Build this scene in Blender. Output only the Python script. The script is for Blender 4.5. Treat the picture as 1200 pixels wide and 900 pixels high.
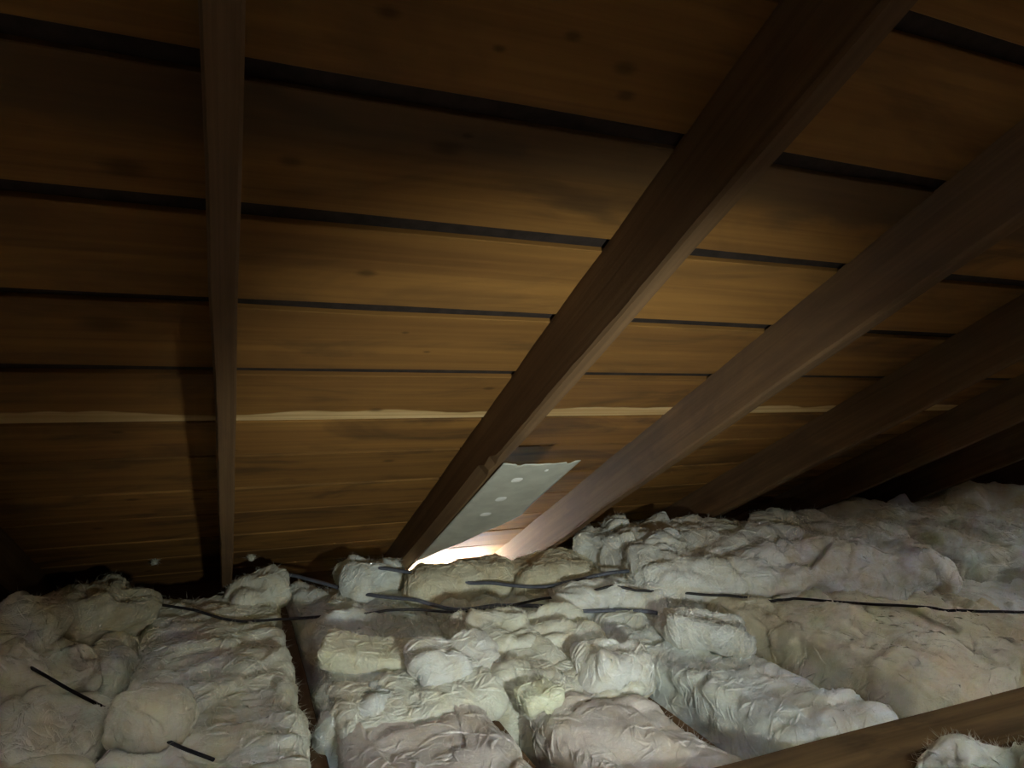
import bpy, bmesh, math, random
import numpy as np
from mathutils import Vector, Matrix
from mathutils.bvhtree import BVHTree

for o in list(bpy.data.objects):
    bpy.data.objects.remove(o)
scene = bpy.context.scene
COL = scene.collection

# ---------------------------------------------------------------- camera, sky, light, exposure
ZC = 1.0                                   # eye height above the attic floor
cam_d = bpy.data.cameras.new('camera')
cam_d.sensor_fit = 'HORIZONTAL'
cam_d.sensor_width = 36.0
cam_d.lens = 790.0 / 1200.0 * 36.0
cam_d.clip_start = 0.02
cam = bpy.data.objects.new('camera', cam_d)
COL.objects.link(cam)
cam.location = (0, 0, ZC)
cam.rotation_euler = (math.radians(90 + 0.8), 0, math.radians(-22.36))
scene.camera = cam

world = bpy.data.worlds.new('sky')
scene.world = world
world.use_nodes = True
bg = world.node_tree.nodes['Background']
bg.inputs['Color'].default_value = (0.90, 0.95, 1.0, 1)     # bright overcast daylight outside the eave
bg.inputs['Strength'].default_value = 90.0

ld = bpy.data.lights.new('flashlight_offscreen', 'SPOT')    # the photographer's hand light, beside the camera
ld.energy = 76.0
ld.color = (0.95, 1.0, 0.90)
ld.spot_size = math.radians(67)
ld.spot_blend = 1.0
ld.shadow_soft_size = 0.045
lamp = bpy.data.objects.new('flashlight_offscreen', ld)
COL.objects.link(lamp)
lamp.location = (0.50, -0.14, ZC - 0.36)
aim = Vector((0.76, 2.0, ZC - 0.18)) - Vector(lamp.location)
lamp.rotation_euler = aim.to_track_quat('-Z', 'Y').to_euler()

vs = scene.view_settings
vs.view_transform = 'Standard'
vs.look = 'None'
vs.gamma = 1.0
vs.use_curve_mapping = False
vs.exposure = 0.0

# ---------------------------------------------------------------- helpers
TH = math.radians(27.0)
CT, ST = math.cos(TH), math.sin(TH)
H_RAFTER = 0.57        # camera to the plane of the rafter undersides
H_BOARD = 0.705         # camera to the plane of the board undersides


def roof(x, s, h):
    return Vector((x, s * CT + h * ST, ZC - s * ST + h * CT))


def tag(o, label=None, cat=None, group=None, kind=None):
    if label: o['label'] = label
    if cat: o['category'] = cat
    if group: o['group'] = group
    if kind: o['kind'] = kind
    return o


def mesh_obj(name, verts, faces, mat, parent=None, smooth=False):
    me = bpy.data.meshes.new(name)
    me.from_pydata([tuple(v) for v in verts], [], [tuple(f) for f in faces])
    me.validate()
    me.update()
    mats = mat if isinstance(mat, (list, tuple)) else [mat]
    for m in mats:
        me.materials.append(m)
    if smooth:
        me.polygons.foreach_set('use_smooth', [True] * len(me.polygons))
    o = bpy.data.objects.new(name, me)
    COL.objects.link(o)
    if parent:
        o.parent = parent
    return o


# vectorised gradient noise -------------------------------------------------
_rs = np.random.RandomState(7)
_perm = np.concatenate([_rs.permutation(256)] * 3)
_grad = _rs.normal(size=(256, 3))
_grad /= np.linalg.norm(_grad, axis=1)[:, None]


def pn(P, seed=0.0):
    P = np.asarray(P, float) + seed * np.array([17.3, 5.1, 31.7]) + 500.0
    i = np.floor(P).astype(int)
    f = P - i
    u = f * f * f * (f * (f * 6 - 15) + 10)
    i &= 255
    r = 0
    for dx in (0, 1):
        for dy in (0, 1):
            for dz in (0, 1):
                h = _perm[_perm[_perm[i[:, 0] + dx] + i[:, 1] + dy] + i[:, 2] + dz]
                g = _grad[h]
                d = g[:, 0] * (f[:, 0] - dx) + g[:, 1] * (f[:, 1] - dy) + g[:, 2] * (f[:, 2] - dz)
                w = (u[:, 0] if dx else 1 - u[:, 0]) * (u[:, 1] if dy else 1 - u[:, 1]) * (u[:, 2] if dz else 1 - u[:, 2])
                r = r + w * d
    return r * 1.5


# ---------------------------------------------------------------- materials
class NT:
    def __init__(self, name):
        self.m = bpy.data.materials.new(name)
        self.m.use_nodes = True
        self.t = self.m.node_tree
        self.b = self.t.nodes['Principled BSDF']

    def n(self, typ, **kw):
        nd = self.t.nodes.new(typ)
        for k, v in kw.items():
            setattr(nd, k, v)
        return nd

    def link(self, a, b):
        self.t.links.new(a, b)

    def inp(self, sock, v):
        if hasattr(v, 'is_output') or isinstance(v, bpy.types.NodeSocket):
            self.link(v, sock)
        else:
            sock.default_value = v

    def math(self, op, a, b=0.0, clamp=False):
        nd = self.n('ShaderNodeMath', operation=op, use_clamp=clamp)
        self.inp(nd.inputs[0], a)
        self.inp(nd.inputs[1], b)
        return nd.outputs[0]

    def mapping(self, vec, scale, loc=(0, 0, 0)):
        nd = self.n('ShaderNodeMapping')
        self.link(vec, nd.inputs['Vector'])
        nd.inputs['Scale'].default_value = scale
        nd.inputs['Location'].default_value = loc
        return nd.outputs[0]

    def noise(self, vec, scale=1.0, detail=4.0, rough=0.55, dist=0.0):
        nd = self.n('ShaderNodeTexNoise')
        self.link(vec, nd.inputs['Vector'])
        nd.inputs['Scale'].default_value = scale
        nd.inputs['Detail'].default_value = detail
        nd.inputs['Roughness'].default_value = rough
        nd.inputs['Distortion'].default_value = dist
        return nd.outputs[0]

    def smooth(self, v, lo, hi, a=0.0, b=1.0):
        nd = self.n('ShaderNodeMapRange', interpolation_type='SMOOTHSTEP')
        self.inp(nd.inputs[0], v)
        nd.inputs[1].default_value = lo
        nd.inputs[2].default_value = hi
        nd.inputs[3].default_value = a
        nd.inputs[4].default_value = b
        return nd.outputs[0]

    def mix(self, fac, a, b, typ='MIX'):
        nd = self.n('ShaderNodeMix', data_type='RGBA', blend_type=typ)
        self.inp(nd.inputs[0], fac)
        self.inp(nd.inputs[6], a if not isinstance(a, tuple) else (*a, 1))
        self.inp(nd.inputs[7], b if not isinstance(b, tuple) else (*b, 1))
        return nd.outputs[2]

    def bump(self, h, strength, dist=0.01):
        nd = self.n('ShaderNodeBump')
        self.link(h, nd.inputs['Height'])
        nd.inputs['Strength'].default_value = strength
        nd.inputs['Distance'].default_value = dist
        self.link(nd.outputs[0], self.b.inputs['Normal'])


def wood(name, light, dark, seed, along='X', grain=70.0, knots=(), split=None, sap=None, width=0.22,
         stain=0.55, stain_col=(0.035, 0.024, 0.016), spec=0.12, sap_mix=0.95):
    """Sawn timber; object coordinates, grain runs along the given local axis."""
    w = NT(name)
    tc = w.n('ShaderNodeTexCoord').outputs['Object']
    sep = w.n('ShaderNodeSeparateXYZ')
    w.link(tc, sep.inputs[0])
    ax, ac = (sep.outputs[0], sep.outputs[1]) if along == 'X' else (sep.outputs[1], sep.outputs[0])
    long_s, cross_s = (1.6, grain)
    sc = (long_s, cross_s, cross_s) if along == 'X' else (cross_s, long_s, cross_s)
    v = w.mapping(tc, sc, (seed * 3.1, seed * 7.7, seed))
    fine = w.noise(v, 1.0, 5, 0.6, 0.6)
    v2 = w.mapping(tc, tuple(q * 0.22 for q in sc), (seed * 1.3, seed * 2.9, seed * 5))
    broad = w.noise(v2, 1.0, 3, 0.5, 1.2)
    f = w.math('ADD', w.math('MULTIPLY', fine, 0.42), w.math('MULTIPLY', broad, 0.58))
    col = w.mix(w.smooth(f, 0.30, 0.72), dark, light)
    blot = w.noise(w.mapping(tc, (2.2, 6, 6) if along == 'X' else (6, 2.2, 6), (seed, seed * 4, 0)), 1.0, 4, 0.6, 0.8)
    col = w.mix(w.math('MULTIPLY', w.smooth(blot, 0.47, 0.68), stain), col, stain_col)
    if split is not None:                     # weathered grey band on the up-slope side of the board
        edge = w.math('ADD', ac, w.math('MULTIPLY', w.math('SUBTRACT', blot, 0.5), 0.16))
        g = w.smooth(edge, split - 0.03, split + 0.03, 1.0, 0.0)
        col = w.mix(w.math('MULTIPLY', g, 0.72), col, (0.075, 0.05, 0.028))
    if sap is not None:                       # pale sapwood along the down-slope edge
        wob = w.noise(w.mapping(tc, (3.2, 3, 3), (seed, 0, 0)), 1.0, 3, 0.5)
        e = w.math('ADD', ac, w.math('MULTIPLY', w.math('SUBTRACT', wob, 0.5), 0.09 if sap > 0.03 else 0.03))
        g = w.smooth(e, width - sap - 0.004, width - sap + 0.004)
        sapc = w.mix(w.smooth(fine, 0.35, 0.7), (0.50, 0.33, 0.14), (0.68, 0.50, 0.26))
        col = w.mix(w.math('MULTIPLY', g, sap_mix), col, sapc)
    for (kx, ky, kr) in knots:
        dx = w.math('MULTIPLY', w.math('SUBTRACT', ax, kx), 0.6)
        dy = w.math('SUBTRACT', ac, ky)
        d = w.math('SQRT', w.math('ADD', w.math('MULTIPLY', dx, dx), w.math('MULTIPLY', dy, dy)))
        d = w.math('ADD', d, w.math('MULTIPLY', w.math('SUBTRACT', fine, 0.5), kr * 0.8))
        g = w.smooth(d, kr * 0.2, kr * 1.2, 1.0, 0.0)
        col = w.mix(w.math('MULTIPLY', g, 0.55), col, (0.03, 0.016, 0.008))
    w.link(col, w.b.inputs['Base Color'])
    w.b.inputs['Roughness'].default_value = 0.82
    w.b.inputs['Specular IOR Level'].default_value = spec
    w.bump(f, 0.35, 0.004)
    return w.m


def plain(name, c, rough=0.9, metal=0.0, spec=0.2, var=0.25, scale=30.0):
    w = NT(name)
    tc = w.n('ShaderNodeTexCoord').outputs['Object']
    nz = w.noise(tc, scale, 4, 0.6)
    w.link(w.mix(w.smooth(nz, 0.3, 0.7), tuple(q * (1 - var) for q in c), tuple(min(1, q * (1 + var)) for q in c)), w.b.inputs['Base Color'])
    w.b.inputs['Roughness'].default_value = rough
    w.b.inputs['Metallic'].default_value = metal
    w.b.inputs['Specular IOR Level'].default_value = spec
    w.bump(nz, 0.15, 0.003)
    return w.m


def glass_wool(name, sss=0.75):
    w = NT(name)
    tc = w.n('ShaderNodeTexCoord').outputs['Object']
    oi = w.n('ShaderNodeObjectInfo')
    a = w.noise(tc, 7, 5, 0.6, 1.5)
    b = w.noise(w.mapping(tc, (1.6, 0.8, 1), (9, 4, 2)), 14, 6, 0.68, 3.5)
    c = w.noise(w.mapping(tc, (1, 1, 1), (3, 8, 1)), 4.0, 3, 0.55, 0.8)
    wisp = w.noise(w.mapping(tc, (0.7, 1.8, 1.2), (1, 6, 5)), 26, 6, 0.72, 4.5)
    col = w.mix(w.smooth(a, 0.40, 0.68), (0.83, 0.87, 0.84), (0.78, 0.77, 0.66))
    col = w.mix(w.math('MULTIPLY', w.smooth(b, 0.50, 0.74), 0.30), col, (0.60, 0.55, 0.44))
    col = w.mix(w.math('MULTIPLY', w.smooth(c, 0.54, 0.72), 0.25), col, (0.74, 0.62, 0.52))
    col = w.mix(w.math('MULTIPLY', w.smooth(wisp, 0.52, 0.68), 0.6), col, (0.96, 0.97, 0.94))
    col = w.mix(1.0, col, oi.outputs['Color'], 'MULTIPLY')
    w.link(col, w.b.inputs['Base Color'])
    w.b.inputs['Roughness'].default_value = 1.0
    w.b.inputs['Specular IOR Level'].default_value = 0.03
    w.b.inputs['Subsurface Weight'].default_value = sss
    w.b.inputs['Subsurface Radius'].default_value = (1.0, 0.95, 0.8)
    w.b.inputs['Subsurface Scale'].default_value = 0.022
    fib = w.noise(w.mapping(tc, (60, 160, 160), (0, 0, 0)), 1.0, 4, 0.7, 2.0)
    fib2 = w.noise(tc, 70, 4, 0.7, 1.0)
    w.bump(w.math('ADD', w.math('ADD', fib, fib2), w.math('MULTIPLY', wisp, 2.0)), 0.4, 0.005)
    return w.m


M_WOOL = glass_wool('glass_wool')
M_FIBRE = glass_wool('glass_wool_fibres', 0.0)
M_FELT = plain('roofing_felt', (0.03, 0.022, 0.018), 0.95)
M_PLASTER = plain('attic_floor', (0.16, 0.13, 0.10), 0.95)
M_WALL = wood('wall_timber', (0.16, 0.09, 0.04), (0.08, 0.045, 0.02), 3.0)
M_BLACKWIRE = plain('black_cable', (0.012, 0.012, 0.013), 0.5, spec=0.4)
M_GREYCABLE = plain('grey_cable', (0.10, 0.115, 0.15), 0.5, spec=0.4)
M_SHEET = plain('dull_grey_sheet', (0.50, 0.52, 0.46), 0.5, 0.0, 0.35, 0.12, 14)
M_WHITE = plain('pale_spot', (0.90, 0.92, 0.90), 0.5, 0.0, 0.4, 0.05, 40)
M_JOIST = wood('joist_timber', (0.195, 0.118, 0.058), (0.110, 0.066, 0.033), 5.0, along='Y')


# ---------------------------------------------------------------- the setting
def box_data(x0, x1, y0, y1, z0, z1):
    v = [(x, y, z) for z in (z0, z1) for y in (y0, y1) for x in (x0, x1)]
    f = [(0, 2, 3, 1), (4, 5, 7, 6), (0, 1, 5, 4), (2, 6, 7, 3), (0, 4, 6, 2), (1, 3, 7, 5)]
    return v, f


def boxes(name, lst, mat, parent=None):
    V, F = [], []
    for b in lst:
        v, f = box_data(*b)
        F += [tuple(i + len(V) for i in q) for q in f]
        V += v
    return mesh_obj(name, V, F, mat, parent)


XL, XR, YB, YE = -2.2, 6.0, -1.5, 3.10
tag(boxes('floor', [(XL, XR, YB, YE + 0.04, -0.04, 0.0)], M_PLASTER), 'dark attic floor under the insulation', kind='structure')
tag(boxes('wall_left', [(XL - 0.04, XL, YB, YE + 0.04, 0, 2.45)], M_WALL), 'dark timber gable wall', kind='structure')
tag(boxes('wall_right', [(XR, XR + 0.04, YB, YE + 0.04, 0, 2.45)], M_WALL), 'dark timber gable wall at the far end', kind='structure')
tag(boxes('wall_back', [(XL, XR, YB - 0.04, YB, 0, 2.55)], M_WALL), 'dark timber wall under the ridge', kind='structure')
ze = ZC + (H_BOARD - YE * ST) / CT
tag(boxes('wall_front', [(XL, 0.66, YE, YE + 0.04, 0, ze + 0.0), (1.17, XR, YE, YE + 0.04, 0, ze), (0.655, 1.17, YE, YE + 0.04, 0, 0.02)], M_WALL),
    'low eave blocking added out of sight to shut out daylight, one bay left open', kind='structure')  # unseen; added to block daylight everywhere except the open bay

S_TOP, S_END = -1.95, 3.38
BT = 0.009
felt = boxes('ceiling', [(XL, XR, 0, S_END - S_TOP, 0, 0.02)], M_FELT)
felt.location = roof(0, S_TOP, H_BOARD + BT)
felt.rotation_euler = (-TH, 0, 0)
tag(felt, 'dark roofing felt above gapped brown roof boards', kind='structure')

KS = H_BOARD / 0.69
lines = [0.5375, 0.773, 1.005, 1.242, 1.487, 1.690, 1.930, 2.150, 2.392, 2.610, 2.845, 3.075, S_END]
up = [0.302 - 0.235 * k for k in range(0, 10)]
edges = [KS * e for e in sorted(up) + lines[:-1]] + [S_END]
rnd = random.Random(4)
ORANGE = (0.30, 0.155, 0.042)
BROWN = (0.175, 0.086, 0.026)
special = {
    0.302: dict(knots=[(0.151, 0.452, .010), (0.365, 0.432, .008), (0.284, 0.467, .006), (0.471, 0.495, .010), (0.45, 0.458, .012)], stain=0.35),
    0.5375: dict(knots=[(0.263, 0.627, .017), (0.066, 0.686, .012), (-0.13, 0.731, .02), (0.285, 0.6, .006)], split=0.125, stain=0.6),
    0.773: dict(knots=[(0.202, 0.913, .012)], stain=0.3),
    1.005: dict(knots=[(0.366, 1.167, .006), (0.306, 1.095, .006), (-0.2, 1.1, .03)], stain=0.4),
    1.242: dict(knots=[(0.308, 1.438, .012), (0.556, 1.327, .010)], sap=0.044, stain=0.45),
}
for i in range(len(edges) - 1):
    s0, s1 = edges[i], edges[i + 1]
    gap = 0.031 if s0 < 1.4 else 0.012

    y0 = gap
    y1 = s1 - s0
    wdt = y1
    kw = dict(special.get(round(s0 / KS, 4), {}))
    kn = [(x * KS, s * KS - s0, r) for (x, s, r) in kw.pop('knots', [])]
    if not kn:
        kn = [(rnd.uniform(-0.6, 1.8), rnd.uniform(0.05, 0.18), rnd.uniform(0.006, 0.014)) for _ in range(3)]
    tone = rnd.uniform(0.88, 1.1)
    m = wood('board_timber', tuple(c * tone for c in ORANGE), tuple(c * tone for c in BROWN), i * 1.37 + 2, 'X', 55 + rnd.uniform(-15, 20), kn, width=wdt, **kw)
    nseg = 90
    xs = np.linspace(XL, XR, nseg + 1)
    P = np.stack([xs * 2.2, np.full_like(xs, s0 * 9), np.zeros_like(xs)], 1)
    wob0 = pn(P, 1) * 0.005
    wob1 = pn(P + 0.4, 2) * 0.003
    dz = pn(P * 0.6, 3) * 0.002 - 0.001
    V, F = [], []
    c = 0.0015
    for k, x in enumerate(xs):
        a, b, z = y0 + wob0[k], y1 + wob1[k], dz[k]
        V += [(x, a + c, z), (x, a, z + c), (x, a, BT), (x, b, BT), (x, b, z + c), (x, b - c, z), (x, (a + b) / 2, z + 0.0015)]
    ring = [0, 1, 2, 3, 4, 5, 6]
    for k in range(nseg):
        for j in range(7):
            p, q = ring[j], ring[(j + 1) % 7]
            F.append((k * 7 + p, k * 7 + q, k * 7 + 7 + q, k * 7 + 7 + p))
    F.append(tuple(range(6, -1, -1)))
    F.append(tuple(nseg * 7 + j for j in range(7)))
    o = mesh_obj('roof_board', V, F, m, felt)
    o.matrix_parent_inverse = felt.matrix_basis.inverted()
    o.location = roof(0, s0, H_BOARD)
    o.rotation_euler = (-TH, 0, 0)

# ---------------------------------------------------------------- rafters
raf_x = [-0.62, -0.009, 0.625, 1.192, 1.834, 2.432, 3.04, 3.65]
raf_label = [
    'dark rafter at the gable end beyond the straight-grained rafter',
    'straight-grained rafter seen edge-on, meeting the torn insulation beside the thin black cable',
    'brown rafter with a waney notched edge, grey sheet with pale spots fixed beneath it',
    'brown rafter next to the daylight gap, across the bay from the grey sheet',
    'dim rafter one bay beyond the daylit rafter, over the long white batt',
    'dim rafter two bays beyond the daylit rafter',
    'dark rafter three bays beyond the daylit rafter',
    'dark rafter four bays beyond the daylit rafter',
]
DEPTH = H_BOARD - H_RAFTER
RW = 0.037
S_R1 = (YE - 0.004 - H_BOARD * ST) / CT
for i, rx in enumerate(raf_x):
    a = (0.195, 0.118, 0.058)
    b = (0.110, 0.066, 0.033)
    m = wood('rafter_timber', a, b, 11 + i * 2.3, 'Y', 150 if i == 1 else 80, [], stain=0.35, stain_col=(0.05, 0.035, 0.028))
    n = 110
    ss = np.linspace(-1.62, S_R1, n + 1)
    P = np.stack([np.full_like(ss, rx * 7), ss * 2.5, np.zeros_like(ss)], 1)
    wl, wr, wb = pn(P, 4) * 0.003, pn(P, 5) * 0.003, pn(P, 6) * 0.004
    fine = pn(P * np.array([1, 9, 1]), 9) * 0.0012
    V, F = [], []
    c = 0.004
    for k, s in enumerate(ss):
        xl, xr, zb = -RW / 2 + wl[k], RW / 2 + wr[k], wb[k]
        cl = c + fine[k]
        if i == 2 and s > 1.55:                     # waney corner low on the notched rafter
            cl = c + 0.016 * min(1, (s - 1.55) / 0.06)
        if i == 2:
            cl += 0.010 * math.exp(-((s - 1.52) / 0.03) ** 2)
        V += [(xl, s, zb + cl * 1.6), (xl + cl, s, zb), (xr - c, s, zb), (xr, s, zb + c + fine[k]), (xr, s, DEPTH + 0.001), (xl, s, DEPTH + 0.001)]
    for k in range(n):
        for j in range(6):
            q = (j + 1) % 6
            F.append((k * 6 + j, k * 6 + q, k * 6 + 6 + q, k * 6 + 6 + j)[::-1])
    F.append(tuple(range(6)))
    F.append(tuple(n * 6 + j for j in range(5, -1, -1)))
    o = mesh_obj('rafter', V, F, m)
    o.location = roof(rx, 0, H_RAFTER)
    o.rotation_euler = (-TH, 0, 0.006 if i == 1 else 0)
    tag(o, raf_label[i], 'rafter', 'rafters under the roof boards')

# ---------------------------------------------------------------- ceiling joists between the batts
jl = ['dark ceiling joist deep in the long gap beside the smooth left batt',
      'dark ceiling joist in the gap between the two pinkish batts',
      'dark ceiling joist in the slanting gap beside the pinkish torn batt',
      'dark ceiling joist beneath the raised tan batt edge']
for k, lab in enumerate(jl):
    x = 0.172 + 0.4125 * k
    ys = np.linspace(0.6, 3.05, 50)
    P = np.stack([np.full_like(ys, x * 9), ys * 3, np.zeros_like(ys)], 1)
    wo = pn(P, 8) * 0.003
    V, F = [], []
    for j, y in enumerate(ys):
        V += [(-.019 + wo[j], y, 0), (.019 + wo[j], y, 0), (.019 + wo[j], y, .196), (.016 + wo[j], y, .2), (-.016 + wo[j], y, .2), (-.019 + wo[j], y, .196)]
    for j in range(len(ys) - 1):
        for q in range(6):
            r = (q + 1) % 6
            F.append((j * 6 + q, j * 6 + r, j * 6 + 6 + r, j * 6 + 6 + q))
    F.append(tuple(range(5, -1, -1)))
    F.append(tuple((len(ys) - 1) * 6 + q for q in range(6)))
    o = mesh_obj('ceiling_joist', V, F, M_JOIST)
    o.location = (x, 0, 0)
    tag(o, lab, 'joist', 'ceiling joists')

# plank across the joists in the near corner
ys = None
pl_m = wood('plank_timber', (0.195, 0.125, 0.056), (0.100, 0.062, 0.026), 21.0, 'X', 60)
xs = np.linspace(0.35, 3.2, 70)
P = np.stack([xs * 3, np.zeros_like(xs), np.zeros_like(xs)], 1)
wa, wb2 = pn(P, 11) * 0.004, pn(P, 12) * 0.004
V, F = [], []
for k, x in enumerate(xs):
    a, b = 0.90 + wa[k], 1.055 + wb2[k]
    V += [(x, a, .2), (x, b, .2), (x, b, .283), (x, b - .006, .288), (x, a + .006, .288), (x, a, .283)]
for k in range(len(xs) - 1):
    for j in range(6):
        q = (j + 1) % 6
        F.append((k * 6 + j, k * 6 + q, k * 6 + 6 + q, k * 6 + 6 + j)[::-1])
F.append(tuple(range(6)))
F.append(tuple((len(xs) - 1) * 6 + j for j in range(5, -1, -1)))
tag(mesh_obj('timber_plank', V, F, pl_m), 'dark timber plank laid across the joists in front of the insulation', 'plank')


# ---------------------------------------------------------------- insulation
ALL_WOOL = []


def wool(name, label, cat, loc, size, rot=(0, 0, 0), seed=1, amp=1.0, tint=(1, 1, 1), r=0.04, res=0.008,
         streak=(1, 1, 1), shape=None, warp=0.045, facet=0.07, fuzz=1.0, group='pieces of glass wool insulation'):
    """A crumpled glass-wool body: rounded block, billowed and creased."""
    sx, sy, sz = size
    r = min(r, sx / 2 * .98, sy / 2 * .98, sz / 2 * .98)
    nn = [max(4, int(round(q / res))) for q in size]
    pts, faces = {}, []
    V = []

    def vid(i, j, k):
        key = (i, j, k)
        if key not in pts:
            pts[key] = len(V)
            V.append(((i / nn[0] - .5) * sx, (j / nn[1] - .5) * sy, (k / nn[2] - .5) * sz))
        return pts[key]
    for k in (0, nn[2]):
        for i in range(nn[0]):
            for j in range(nn[1]):
                q = (vid(i, j, k), vid(i + 1, j, k), vid(i + 1, j + 1, k), vid(i, j + 1, k))
                faces.append(q if k else q[::-1])
    for j in (0, nn[1]):
        for i in range(nn[0]):
            for k in range(nn[2]):
                q = (vid(i, j, k), vid(i + 1, j, k), vid(i + 1, j, k + 1), vid(i, j, k + 1))
                faces.append(q[::-1] if j else q)
    for i in (0, nn[0]):
        for j in range(nn[1]):
            for k in range(nn[2]):
                q = (vid(i, j, k), vid(i, j + 1, k), vid(i, j + 1, k + 1), vid(i, j, k + 1))
                faces.append(q if i else q[::-1])
    P = np.array(V)
    half = np.array(size) / 2
    inner = np.clip(P, -(half - r), half - r)
    d = P - inner
    L = np.linalg.norm(d, axis=1)[:, None]
    N = d / np.maximum(L, 1e-9)
    P = inner + N * r
    # displacement
    Q = P * np.array(streak) + seed * 3.77
    W = np.stack([pn(Q * 6, 1), pn(Q * 6, 2), pn(Q * 6, 3)], 1)
    Q2 = Q + 0.05 * W
    disp = 0.034 * pn(Q2 * 4.0, 4)
    disp += 0.034 * (np.abs(pn(Q2 * 7.5, 5)) - 0.22)
    disp += 0.011 * (np.abs(pn(Q2 * 15, 6)) - 0.22)
    disp += 0.0045 * (0.25 - np.abs(pn(Q2 * 33, 7)))
    disp += 0.0018 * pn(Q2 * 70, 8)
    if facet:                                # crumpled, angular folds
        rc = np.random.RandomState(int(seed * 7) + 1)
        nc = int(max(6, min(130, (sx * sy + 0.5 * sz * (sx + sy)) / facet ** 2)))
        ctr = P[rc.randint(0, len(P), nc)]
        tilt = rc.normal(size=(nc, 3)) * 0.20
        lvl = rc.normal(size=nc) * 0.003
        Qf = P + 0.02 * W
        D2 = ((Qf[:, None, :] - ctr[None]) ** 2).sum(2)
        wgt = np.exp(-(D2 - D2.min(1)[:, None]) / (0.35 * facet * 0.02))
        wgt /= wgt.sum(1)[:, None]
        pl = ((Qf[:, None, :] - ctr[None]) * tilt[None]).sum(2) + lvl[None]
        disp += np.clip((wgt * pl).sum(1), -0.014, 0.014)
    P = P + N * (disp * amp)[:, None]
    W3 = np.stack([pn(Q * 3.3, 11), pn(Q * 3.3, 12), 0.6 * pn(Q * 3.3, 13)], 1)
    P = P + (0.012 * W + warp * W3) * amp
    if shape:
        P = shape(P)
    o = mesh_obj(name, P, faces, M_WOOL, smooth=True)
    o.location = loc
    o.rotation_euler = rot
    o.color = (*tint, 1)
    tag(o, label, cat, group)
    ALL_WOOL.append(o)
    # loose fibres standing off the surface
    rg = np.random.RandomState(int(seed * 13) + 5)
    cand = np.where((N[:, 2] > -0.15))[0]
    nf = int(fuzz * 7000 * (sx * sy + 0.4 * sz * (sx + sy)) / 0.5)
    nf = max(120, min(nf, 9000))
    idx = rg.choice(cand, nf)
    p0 = P[idx]
    nr = N[idx] * 0.5 + rg.normal(size=(nf, 3)) * 0.7
    nr /= np.linalg.norm(nr, axis=1)[:, None]
    ln = rg.uniform(0.005, 0.022, nf)[:, None]
    side = np.cross(nr, rg.normal(size=(nf, 3)))
    side /= np.linalg.norm(side, axis=1)[:, None]
    bend = np.cross(nr, side) * ln * rg.uniform(-1.3, 1.3, (nf, 1))
    w0 = 0.00035
    FV = np.concatenate([p0 - nr * .003 - side * w0, p0 - nr * .003 + side * w0,
                         p0 + nr * ln * .5 + bend * .25 - side * w0 * .8, p0 + nr * ln * .5 + bend * .25 + side * w0 * .8,
                         p0 + nr * ln + bend], 0)
    FF = []
    for q in range(nf):
        FF += [(q, nf + q, 3 * nf + q, 2 * nf + q), (2 * nf + q, 3 * nf + q, 4 * nf + q)]
    # flattened wisps and torn flakes lying along the surface
    bv = BVHTree.FromPolygons([Vector(p) for p in P], faces)
    FV = list(FV)
    nw = int(fuzz * 1300 * (sx * sy + 0.4 * sz * (sx + sy)) / 0.5)
    nw = max(14, min(nw, 1600))
    base_dir = rg.normal(size=3)
    small = min(1.0, min(sx, sy) / 0.12)
    for q in rg.choice(cand, nw):
        p = Vector(P[q])
        nrm = Vector(N[q])
        dvec = Vector(base_dir + rg.normal(size=3) * 0.8)
        dvec = dvec - nrm * dvec.dot(nrm)
        if dvec.length < 1e-3:
            continue
        dvec.normalize()
        lng = rg.uniform(0.03, 0.10) * small
        wid = rg.uniform(0.0008, 0.0045) * small
        turn = rg.uniform(-0.5, 0.5)
        lift = rg.uniform(0.001, 0.006)
        cur = []
        for k in range(7):
            hit = bv.find_nearest(p)
            if hit[0] is None:
                break
            cur.append((hit[0], hit[1], dvec.copy()))
            sdv = hit[1].cross(dvec)
            dvec = (dvec + sdv * turn * 0.3)
            dvec = (dvec - hit[1] * dvec.dot(hit[1])).normalized()
            p = hit[0] + dvec * (lng / 6)
        if len(cur) < 7:
            continue
        b0 = len(FV)
        for k, (pp, nn_, dd) in enumerate(cur):
            t = k / 6
            ww = wid * (math.sin(math.pi * min(1, t + 0.02)) ** 0.7) * (0.75 + 0.5 * rg.rand())
            sv = nn_.cross(dd)
            hh = lift * math.sin(math.pi * t)
            FV += [np.array(pp + sv * ww - nn_ * 0.0008), np.array(pp + nn_ * (hh + 0.0006)), np.array(pp - sv * ww + nn_ * (hh * rg.uniform(-.3, 1.3)))]
        for k in range(6):
            for j in (0, 1):
                e = b0 + k * 3 + j
                FF.append((e, e + 1, e + 4, e + 3))
    f = mesh_obj('loose_fibres', FV, FF, M_FIBRE, o, smooth=True)
    f.color = (*[min(1.0, 0.06 + 0.94 * c) for c in tint], 1)
    f['kind'] = 'stuff'
    return o


def batt(label, x0, x1, y0, y1, z0, z1, **kw):
    kw.setdefault('r', 0.035)
    kw.setdefault('warp', 0.012)
    return wool('insulation_batt', label, 'insulation', ((x0 + x1) / 2, (y0 + y1) / 2, (z0 + z1) / 2), (x1 - x0, y1 - y0, z1 - z0), **kw)


WHITE = (1.0, 1.0, 1.0)
CREAM = (0.95, 0.94, 0.86)
TAN = (0.90, 0.84, 0.68)
PINK = (0.86, 0.79, 0.77)
GREY = (0.93, 0.96, 0.96)
DUSTY = (0.84, 0.80, 0.68)
OLIVE = (0.80, 0.76, 0.62)


def lean(ax, ay, cx=0, cy=0):
    def f(P):
        P = P.copy()
        P[:, 2] += ax * (P[:, 0] - cx) + ay * (P[:, 1] - cy)
        return P
    return f


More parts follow.
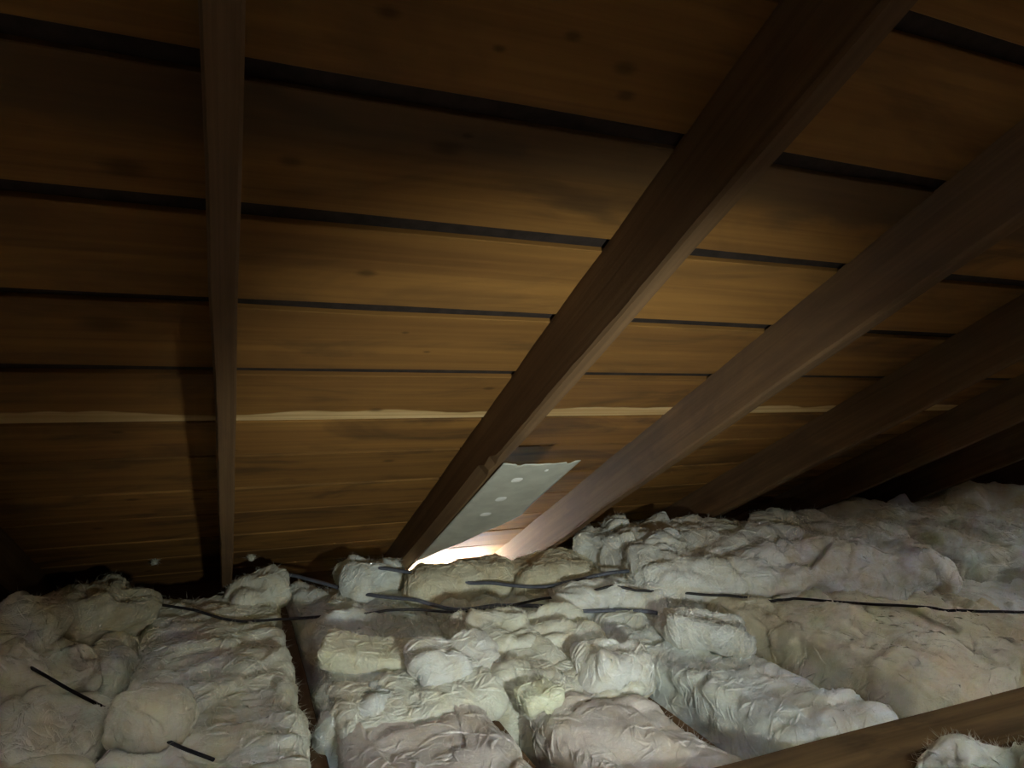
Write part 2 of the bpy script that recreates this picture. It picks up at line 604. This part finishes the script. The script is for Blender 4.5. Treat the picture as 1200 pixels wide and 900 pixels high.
# batts lying between the joists
batt('dusty batt by the gable end, beneath the tumbled dusty lumps', -0.66, -0.265, 1.15, 2.70, 0.0, 0.285, seed=2, tint=OLIVE, amp=1.5)
batt('pale streaked batt on the gable side of the long joist gap', -0.245, 0.140, 1.10, 2.62, 0.0, 0.285, seed=3, tint=CREAM, amp=0.8, streak=(0.75, 1.35, 1))
batt('pinkish batt end right beside the long joist gap', 0.215, 0.562, 1.0, 1.60, 0.0, 0.262, seed=4, tint=PINK, amp=0.5, facet=0.1, fuzz=0.6)
batt('whitish batt under the cables, beyond the pinkish batt end', 0.20, 0.59, 1.56, 2.62, 0.0, 0.285, seed=5, tint=GREY, amp=1.0)
batt('pinkish torn batt between the two slanting dark gaps', 0.645, 0.950, 1.06, 1.58, 0.0, 0.262, seed=6, tint=PINK, amp=0.5, facet=0.1, fuzz=0.6)
batt('rumpled cream batt in the middle under the black cable', 0.60, 1.00, 1.52, 2.42, 0.0, 0.285, seed=7, tint=CREAM, amp=1.2)
batt('flat whitish batt sloping down to the dark plank', 1.06, 1.36, 1.065, 2.20, 0.0, 0.283, seed=8, tint=GREY, amp=0.75, streak=(0.8, 1.2, 1))
batt('raised tan batt with a cut brown edge against the plank', 1.435, 1.83, 1.075, 2.25, 0.0, 0.335, seed=9, tint=TAN, amp=0.8, r=0.03)
batt('tan batt farther along the plank, beyond the raised tan batt', 1.835, 2.26, 1.075, 2.25, 0.0, 0.325, seed=10, tint=TAN, amp=0.8)
batt('shadowed grey batt at the far end of the plank', 2.27, 2.72, 1.08, 2.2, 0.0, 0.315, seed=11, tint=GREY, amp=1.0)

# laid across behind
wool('insulation_batt', 'long thick white batt lying across, below the dim rafters', 'insulation', (1.82, 1.96, 0.375), (1.16, 0.54, 0.20), (0.20, 0, -0.28), seed=12, warp=0.02, tint=WHITE, r=0.07, amp=1.1)
wool('insulation_batt', 'grey shadowed batt beyond the cut end of the long white batt', 'insulation', (2.86, 1.74, 0.375), (0.85, 0.50, 0.20), (0.16, 0, -0.24), seed=13, warp=0.02, tint=GREY, r=0.06, amp=1.1)
wool('insulation_batt', 'far dim batt against the roof slope behind the grey batt', 'insulation', (3.45, 2.15, 0.33), (2.1, 0.40, 0.34), (0.05, 0, -0.05), seed=14, tint=GREY, r=0.08, amp=1.3, res=0.012)
wool('insulation_batt', 'upright folded white batt end propped below the daylit rafter', 'insulation', (1.36, 2.15, 0.385), (0.17, 0.42, 0.21), (0, -0.25, 0.5), seed=15, tint=WHITE, r=0.05, amp=1.0)

L = 'insulation_lump'
wool(L, 'tan hump of insulation under the daylight gap', 'insulation', (0.765, 2.33, 0.303), (0.42, 0.24, 0.17), (0, -0.06, 0.02), seed=16, warp=0.015, tint=TAN, r=0.08, amp=0.6, res=0.007)
wool(L, 'tan mound beside the foot of the daylit rafter', 'insulation', (1.10, 2.24, 0.315), (0.34, 0.30, 0.14), (0, 0.08, -0.2), seed=17, tint=TAN, r=0.07, amp=0.7, res=0.007)
wool(L, 'low whitish lump between the grey cables and the long white batt', 'insulation', (1.15, 1.98, 0.300), (0.34, 0.20, 0.10), (0, 0, -0.35), seed=18, tint=WHITE, r=0.04, amp=1.0, res=0.007)
wool(L, 'small white lump beside the foot of the notched rafter', 'insulation', (0.45, 2.46, 0.33), (0.26, 0.18, 0.14), (0, 0, 0.2), seed=19, tint=GREY, r=0.06, amp=1.0, res=0.007)
wool(L, 'whitish scrap between the straight-grained rafter and the long joist gap', 'insulation', (0.08, 2.52, 0.30), (0.20, 0.20, 0.09), (0, 0, 0.3), seed=20, tint=CREAM, r=0.04, amp=1.0, res=0.007)
wool(L, 'yellowish slab torn loose next to the long joist gap', 'insulation', (0.335, 1.80, 0.310), (0.24, 0.13, 0.06), (0.2, 0.12, -0.4), seed=21, facet=0, warp=0.02, tint=(1.0, 0.97, 0.80), r=0.014, amp=0.45, res=0.006)
wool(L, 'rounded whitish lump in front of the rumpled cream batt', 'insulation', (0.53, 1.68, 0.305), (0.20, 0.17, 0.10), (0.2, 0, 0.2), seed=22, tint=WHITE, r=0.045, amp=0.8, res=0.006)
wool(L, 'folded white tuft at the head of the slanting gap', 'insulation', (0.93, 1.53, 0.305), (0.19, 0.15, 0.10), (0.2, 0.1, -0.3), seed=23, tint=WHITE, r=0.045, amp=0.9, res=0.006)
wool(L, 'small pale yellow-green tuft between the pinkish batts', 'insulation', (0.66, 1.43, 0.290), (0.11, 0.09, 0.05), (0.2, 0, 0.2), seed=24, tint=(0.99, 1.0, 0.82), r=0.022, amp=0.5, res=0.005)
wool(L, 'bright white fluffy piece in front of the long white batt', 'insulation', (1.27, 1.585, 0.305), (0.27, 0.14, 0.085), (0.1, 0, -0.38), seed=25, tint=WHITE, r=0.04, amp=1.0, res=0.006, fuzz=2)
wool(L, 'cream fold across the pinkish batt end', 'insulation', (0.40, 1.60, 0.262), (0.38, 0.20, 0.05), (0.12, 0, 0.05), seed=26, tint=CREAM, r=0.024, amp=0.6, warp=0.03, facet=0.08, res=0.006)
wool(L, 'whitish fold across the pinkish torn batt', 'insulation', (0.80, 1.52, 0.265), (0.30, 0.20, 0.05), (0.12, 0, -0.1), seed=27, tint=CREAM, r=0.024, amp=0.6, warp=0.03, facet=0.08, res=0.006)
wool(L, 'loose cream ball lying over the thin black wire', 'insulation', (-0.16, 1.58, 0.325), (0.165, 0.14, 0.11), (0.3, 0.1, 0.5), seed=28, tint=(1.0, 0.96, 0.80), facet=0.05, r=0.055, amp=0.7, res=0.006)
wool(L, 'dusty mound tumbled high by the gable end', 'insulation', (-0.37, 2.42, 0.325), (0.26, 0.28, 0.16), (0, 0, 0.4), seed=29, tint=OLIVE, r=0.07, amp=1.1, res=0.008)
wool(L, 'dusty scrap on the batt by the gable end', 'insulation', (-0.52, 2.30, 0.325), (0.20, 0.26, 0.12), (0, 0, -0.2), seed=30, tint=OLIVE, r=0.05, amp=1.1, res=0.008)
wool(L, 'broad dusty lump lying over the end of the stiff black wire', 'insulation', (-0.44, 1.98, 0.30), (0.28, 0.22, 0.10), (0, 0.1, 0.3), seed=31, tint=OLIVE, r=0.045, amp=1.2, res=0.008)
wool(L, 'dirty flattened lump near the loose cream ball', 'insulation', (-0.34, 1.60, 0.295), (0.20, 0.22, 0.09), (0, 0, -0.4), seed=32, tint=DUSTY, r=0.04, amp=1.1, res=0.008)
wool(L, 'greenish white tuft on the near side of the dark plank', 'insulation', (1.36, 0.83, 0.26), (0.34, 0.16, 0.15), (0, 0.05, -0.25), seed=33, tint=(0.93, 0.97, 0.90), r=0.06, amp=1.1, res=0.007, fuzz=2)
wool(L, 'wrinkled whitish layer beside the rumpled cream batt', 'insulation', (0.78, 1.80, 0.300), (0.36, 0.24, 0.07), (0.06, 0, -0.25), seed=34, tint=CREAM, r=0.03, amp=1.2, res=0.006, streak=(0.7, 1.5, 1))

# tiny tufts caught on the wood low by the eave
for nm, (x, s, h, ex) in enumerate([(-0.257, 2.68, H_BOARD - 0.012, 'boards on the gable side of the straight-grained rafter'),
                                    (0.057, 2.735, H_BOARD - 0.012, 'boards just past the straight-grained rafter')]):
    o = wool('insulation_tuft', 'tiny white tuft caught on ' + ex, 'insulation', roof(x, s, h), (0.022, 0.022, 0.022), seed=40 + nm, facet=0, tint=DUSTY, r=0.012, amp=0.25, res=0.004, fuzz=0.1)


# ---------------------------------------------------------------- cables lying over the insulation
bpy.context.view_layer.update()
trees = []
for o in ALL_WOOL:
    mw = o.matrix_world
    trees.append(BVHTree.FromPolygons([mw @ v.co for v in o.data.vertices], [p.vertices[:] for p in o.data.polygons]))


def ground(x, y):
    z = 0.2
    for t in trees:
        hit = t.ray_cast(Vector((x, y, 0.62)), Vector((0, 0, -1)))
        if hit[0] is not None and hit[0].z > z:
            z = hit[0].z
    return z


def cable(name, label, pts, rad, mat, flat=1.0, bury=0.3, stiff=5, lift=0.003):
    pts = [np.array(p, float) for p in pts]
    path = []
    for a, b in zip(pts[:-1], pts[1:]):
        m = max(2, int(np.linalg.norm(b - a) / 0.012))
        path += [a + (b - a) * k / m for k in range(m)]
    path.append(pts[-1])
    path = np.array(path)
    for _ in range(6):
        path[1:-1] = path[1:-1] * .5 + (path[:-2] + path[2:]) * .25
    z = np.array([ground(x, y) for x, y in path])
    zz = z.copy()
    k = stiff
    pad = np.pad(zz, k, mode='edge')
    zz = np.array([np.mean(pad[i:i + 2 * k + 1]) for i in range(len(zz))]) + lift
    C = np.column_stack([path, zz + rad * (1 - bury * 2)])
    T = np.gradient(C, axis=0)
    T /= np.linalg.norm(T, axis=1)[:, None]
    S = np.cross(T, [0, 0, 1.0])
    S /= np.linalg.norm(S, axis=1)[:, None]
    U = np.cross(S, T)
    ns = 10
    V, F = [], []
    for i in range(len(C)):
        for a in range(ns):
            t = 2 * math.pi * a / ns
            V.append(C[i] + S[i] * rad * flat * math.cos(t) + U[i] * rad * math.sin(t))
    for i in range(len(C) - 1):
        for a in range(ns):
            b = (a + 1) % ns
            F.append((i * ns + a, i * ns + b, i * ns + ns + b, i * ns + ns + a))
    F.append(tuple(range(ns - 1, -1, -1)))
    F.append(tuple((len(C) - 1) * ns + a for a in range(ns)))
    o = mesh_obj(name, V, F, mat, smooth=True)
    tag(o, label, 'cable')
    return o


cable('electrical_cable', 'thin black cable running across the whole insulation in front of the rafter feet',
      [(-0.229, 2.364), (0.176, 2.215), (0.521, 2.127), (0.863, 2.024), (1.283, 1.823), (1.65, 1.654), (1.922, 1.506), (2.169, 1.378), (2.5, 1.25)], 0.0042, M_BLACKWIRE, bury=-0.1, stiff=20, lift=0.014)
cable('electrical_cable', 'flat grey cable from the joist gap past the foot of the notched rafter',
      [(0.146, 2.581), (0.295, 2.45), (0.457, 2.285), (0.557, 2.213), (0.69, 2.119), (0.852, 2.072), (1.032, 1.902), (1.24, 1.807)], 0.006, M_GREYCABLE, flat=1.5, bury=-0.2, stiff=24, lift=0.004)
cable('electrical_cable', 'flat grey cable nearest the eave below the daylight gap',
      [(0.36, 2.44), (0.578, 2.33), (0.712, 2.262), (0.936, 2.121), (1.206, 2.01), (1.30, 1.90)], 0.006, M_GREYCABLE, flat=1.5, bury=-0.2, stiff=24, lift=0.004)
cable('black_wire', 'short stiff black wire passing under the loose cream ball',
      [(-0.461, 1.94), (-0.341, 1.786), (-0.241, 1.668), (-0.167, 1.579), (-0.098, 1.496), (-0.034, 1.426)], 0.0038, M_BLACKWIRE, bury=-0.2, stiff=40)

# ---------------------------------------------------------------- grey sheet with raised pale ovals under the notched rafter
root = bpy.data.objects.new('vent_baffle', None)
COL.objects.link(root)
root.location = roof(0.632, 1.50, H_RAFTER - 0.004)
root.rotation_euler = (-TH, 0, 0)
tag(root, 'dull grey sheet with pale oval spots fixed under the notched rafter', 'baffle')
nu, nv = 26, 90
Wd = 0.222
V, F = [], []
rg = np.random.RandomState(3)
us = np.linspace(0, 1, nu + 1)
top = pn(np.stack([us * 9, us * 0, us * 0], 1), 21) * 0.006
top[5:7] += 0.012
top[22:24] += 0.014
for j in range(nv + 1):
    v = j / nv
    for i, u in enumerate(us):
        y_top = top[i]
        y_bot = 0.985 - 0.62 * u + 0.10 * u * u + 0.008 * math.sin(u * 17)
        y = y_top + (y_bot - y_top) * v
        x = u * Wd
        z = 0.006 * math.sin(u * math.pi) + 0.05 * max(0, v - 0.75) ** 1.5 * u
        V.append((x, y, -z))
for j in range(nv):
    for i in range(nu):
        F.append((j * (nu + 1) + i, j * (nu + 1) + i + 1, (j + 1) * (nu + 1) + i + 1, (j + 1) * (nu + 1) + i)[::-1])
sheet = mesh_obj('sheet', V, F, M_SHEET, root, smooth=True)
sd = sheet.modifiers.new('thick', 'SOLIDIFY')
sd.thickness = 0.002
sd.offset = 1


def oval_spot(u, y, a, b):
    V, F = [], []
    n = 20
    rows = [(1.0, 0.0), (0.8, 0.0018), (0.4, 0.003)]
    for (q, hgt) in rows:
        for k in range(n):
            t = 2 * math.pi * k / n
            V.append((u * Wd + a * q * math.cos(t), y + b * q * math.sin(t) * (1 + 0.15 * math.cos(2 * t)), -hgt - 0.006 * math.sin(u * math.pi) - 0.001))
    for r_ in range(2):
        for k in range(n):
            F.append((r_ * n + k, r_ * n + (k + 1) % n, r_ * n + n + (k + 1) % n, r_ * n + n + k)[::-1])
    F.append(tuple(2 * n + k for k in range(n - 1, -1, -1)))
    o = mesh_obj('pale_spot', V, F, M_WHITE, root, smooth=True)
    return o


oval_spot(0.36, 0.115, 0.017, 0.024)
oval_spot(0.40, 0.275, 0.018, 0.026)
oval_spot(0.40, 0.42, 0.019, 0.024)
oval_spot(0.63, 0.05, 0.006, 0.010)
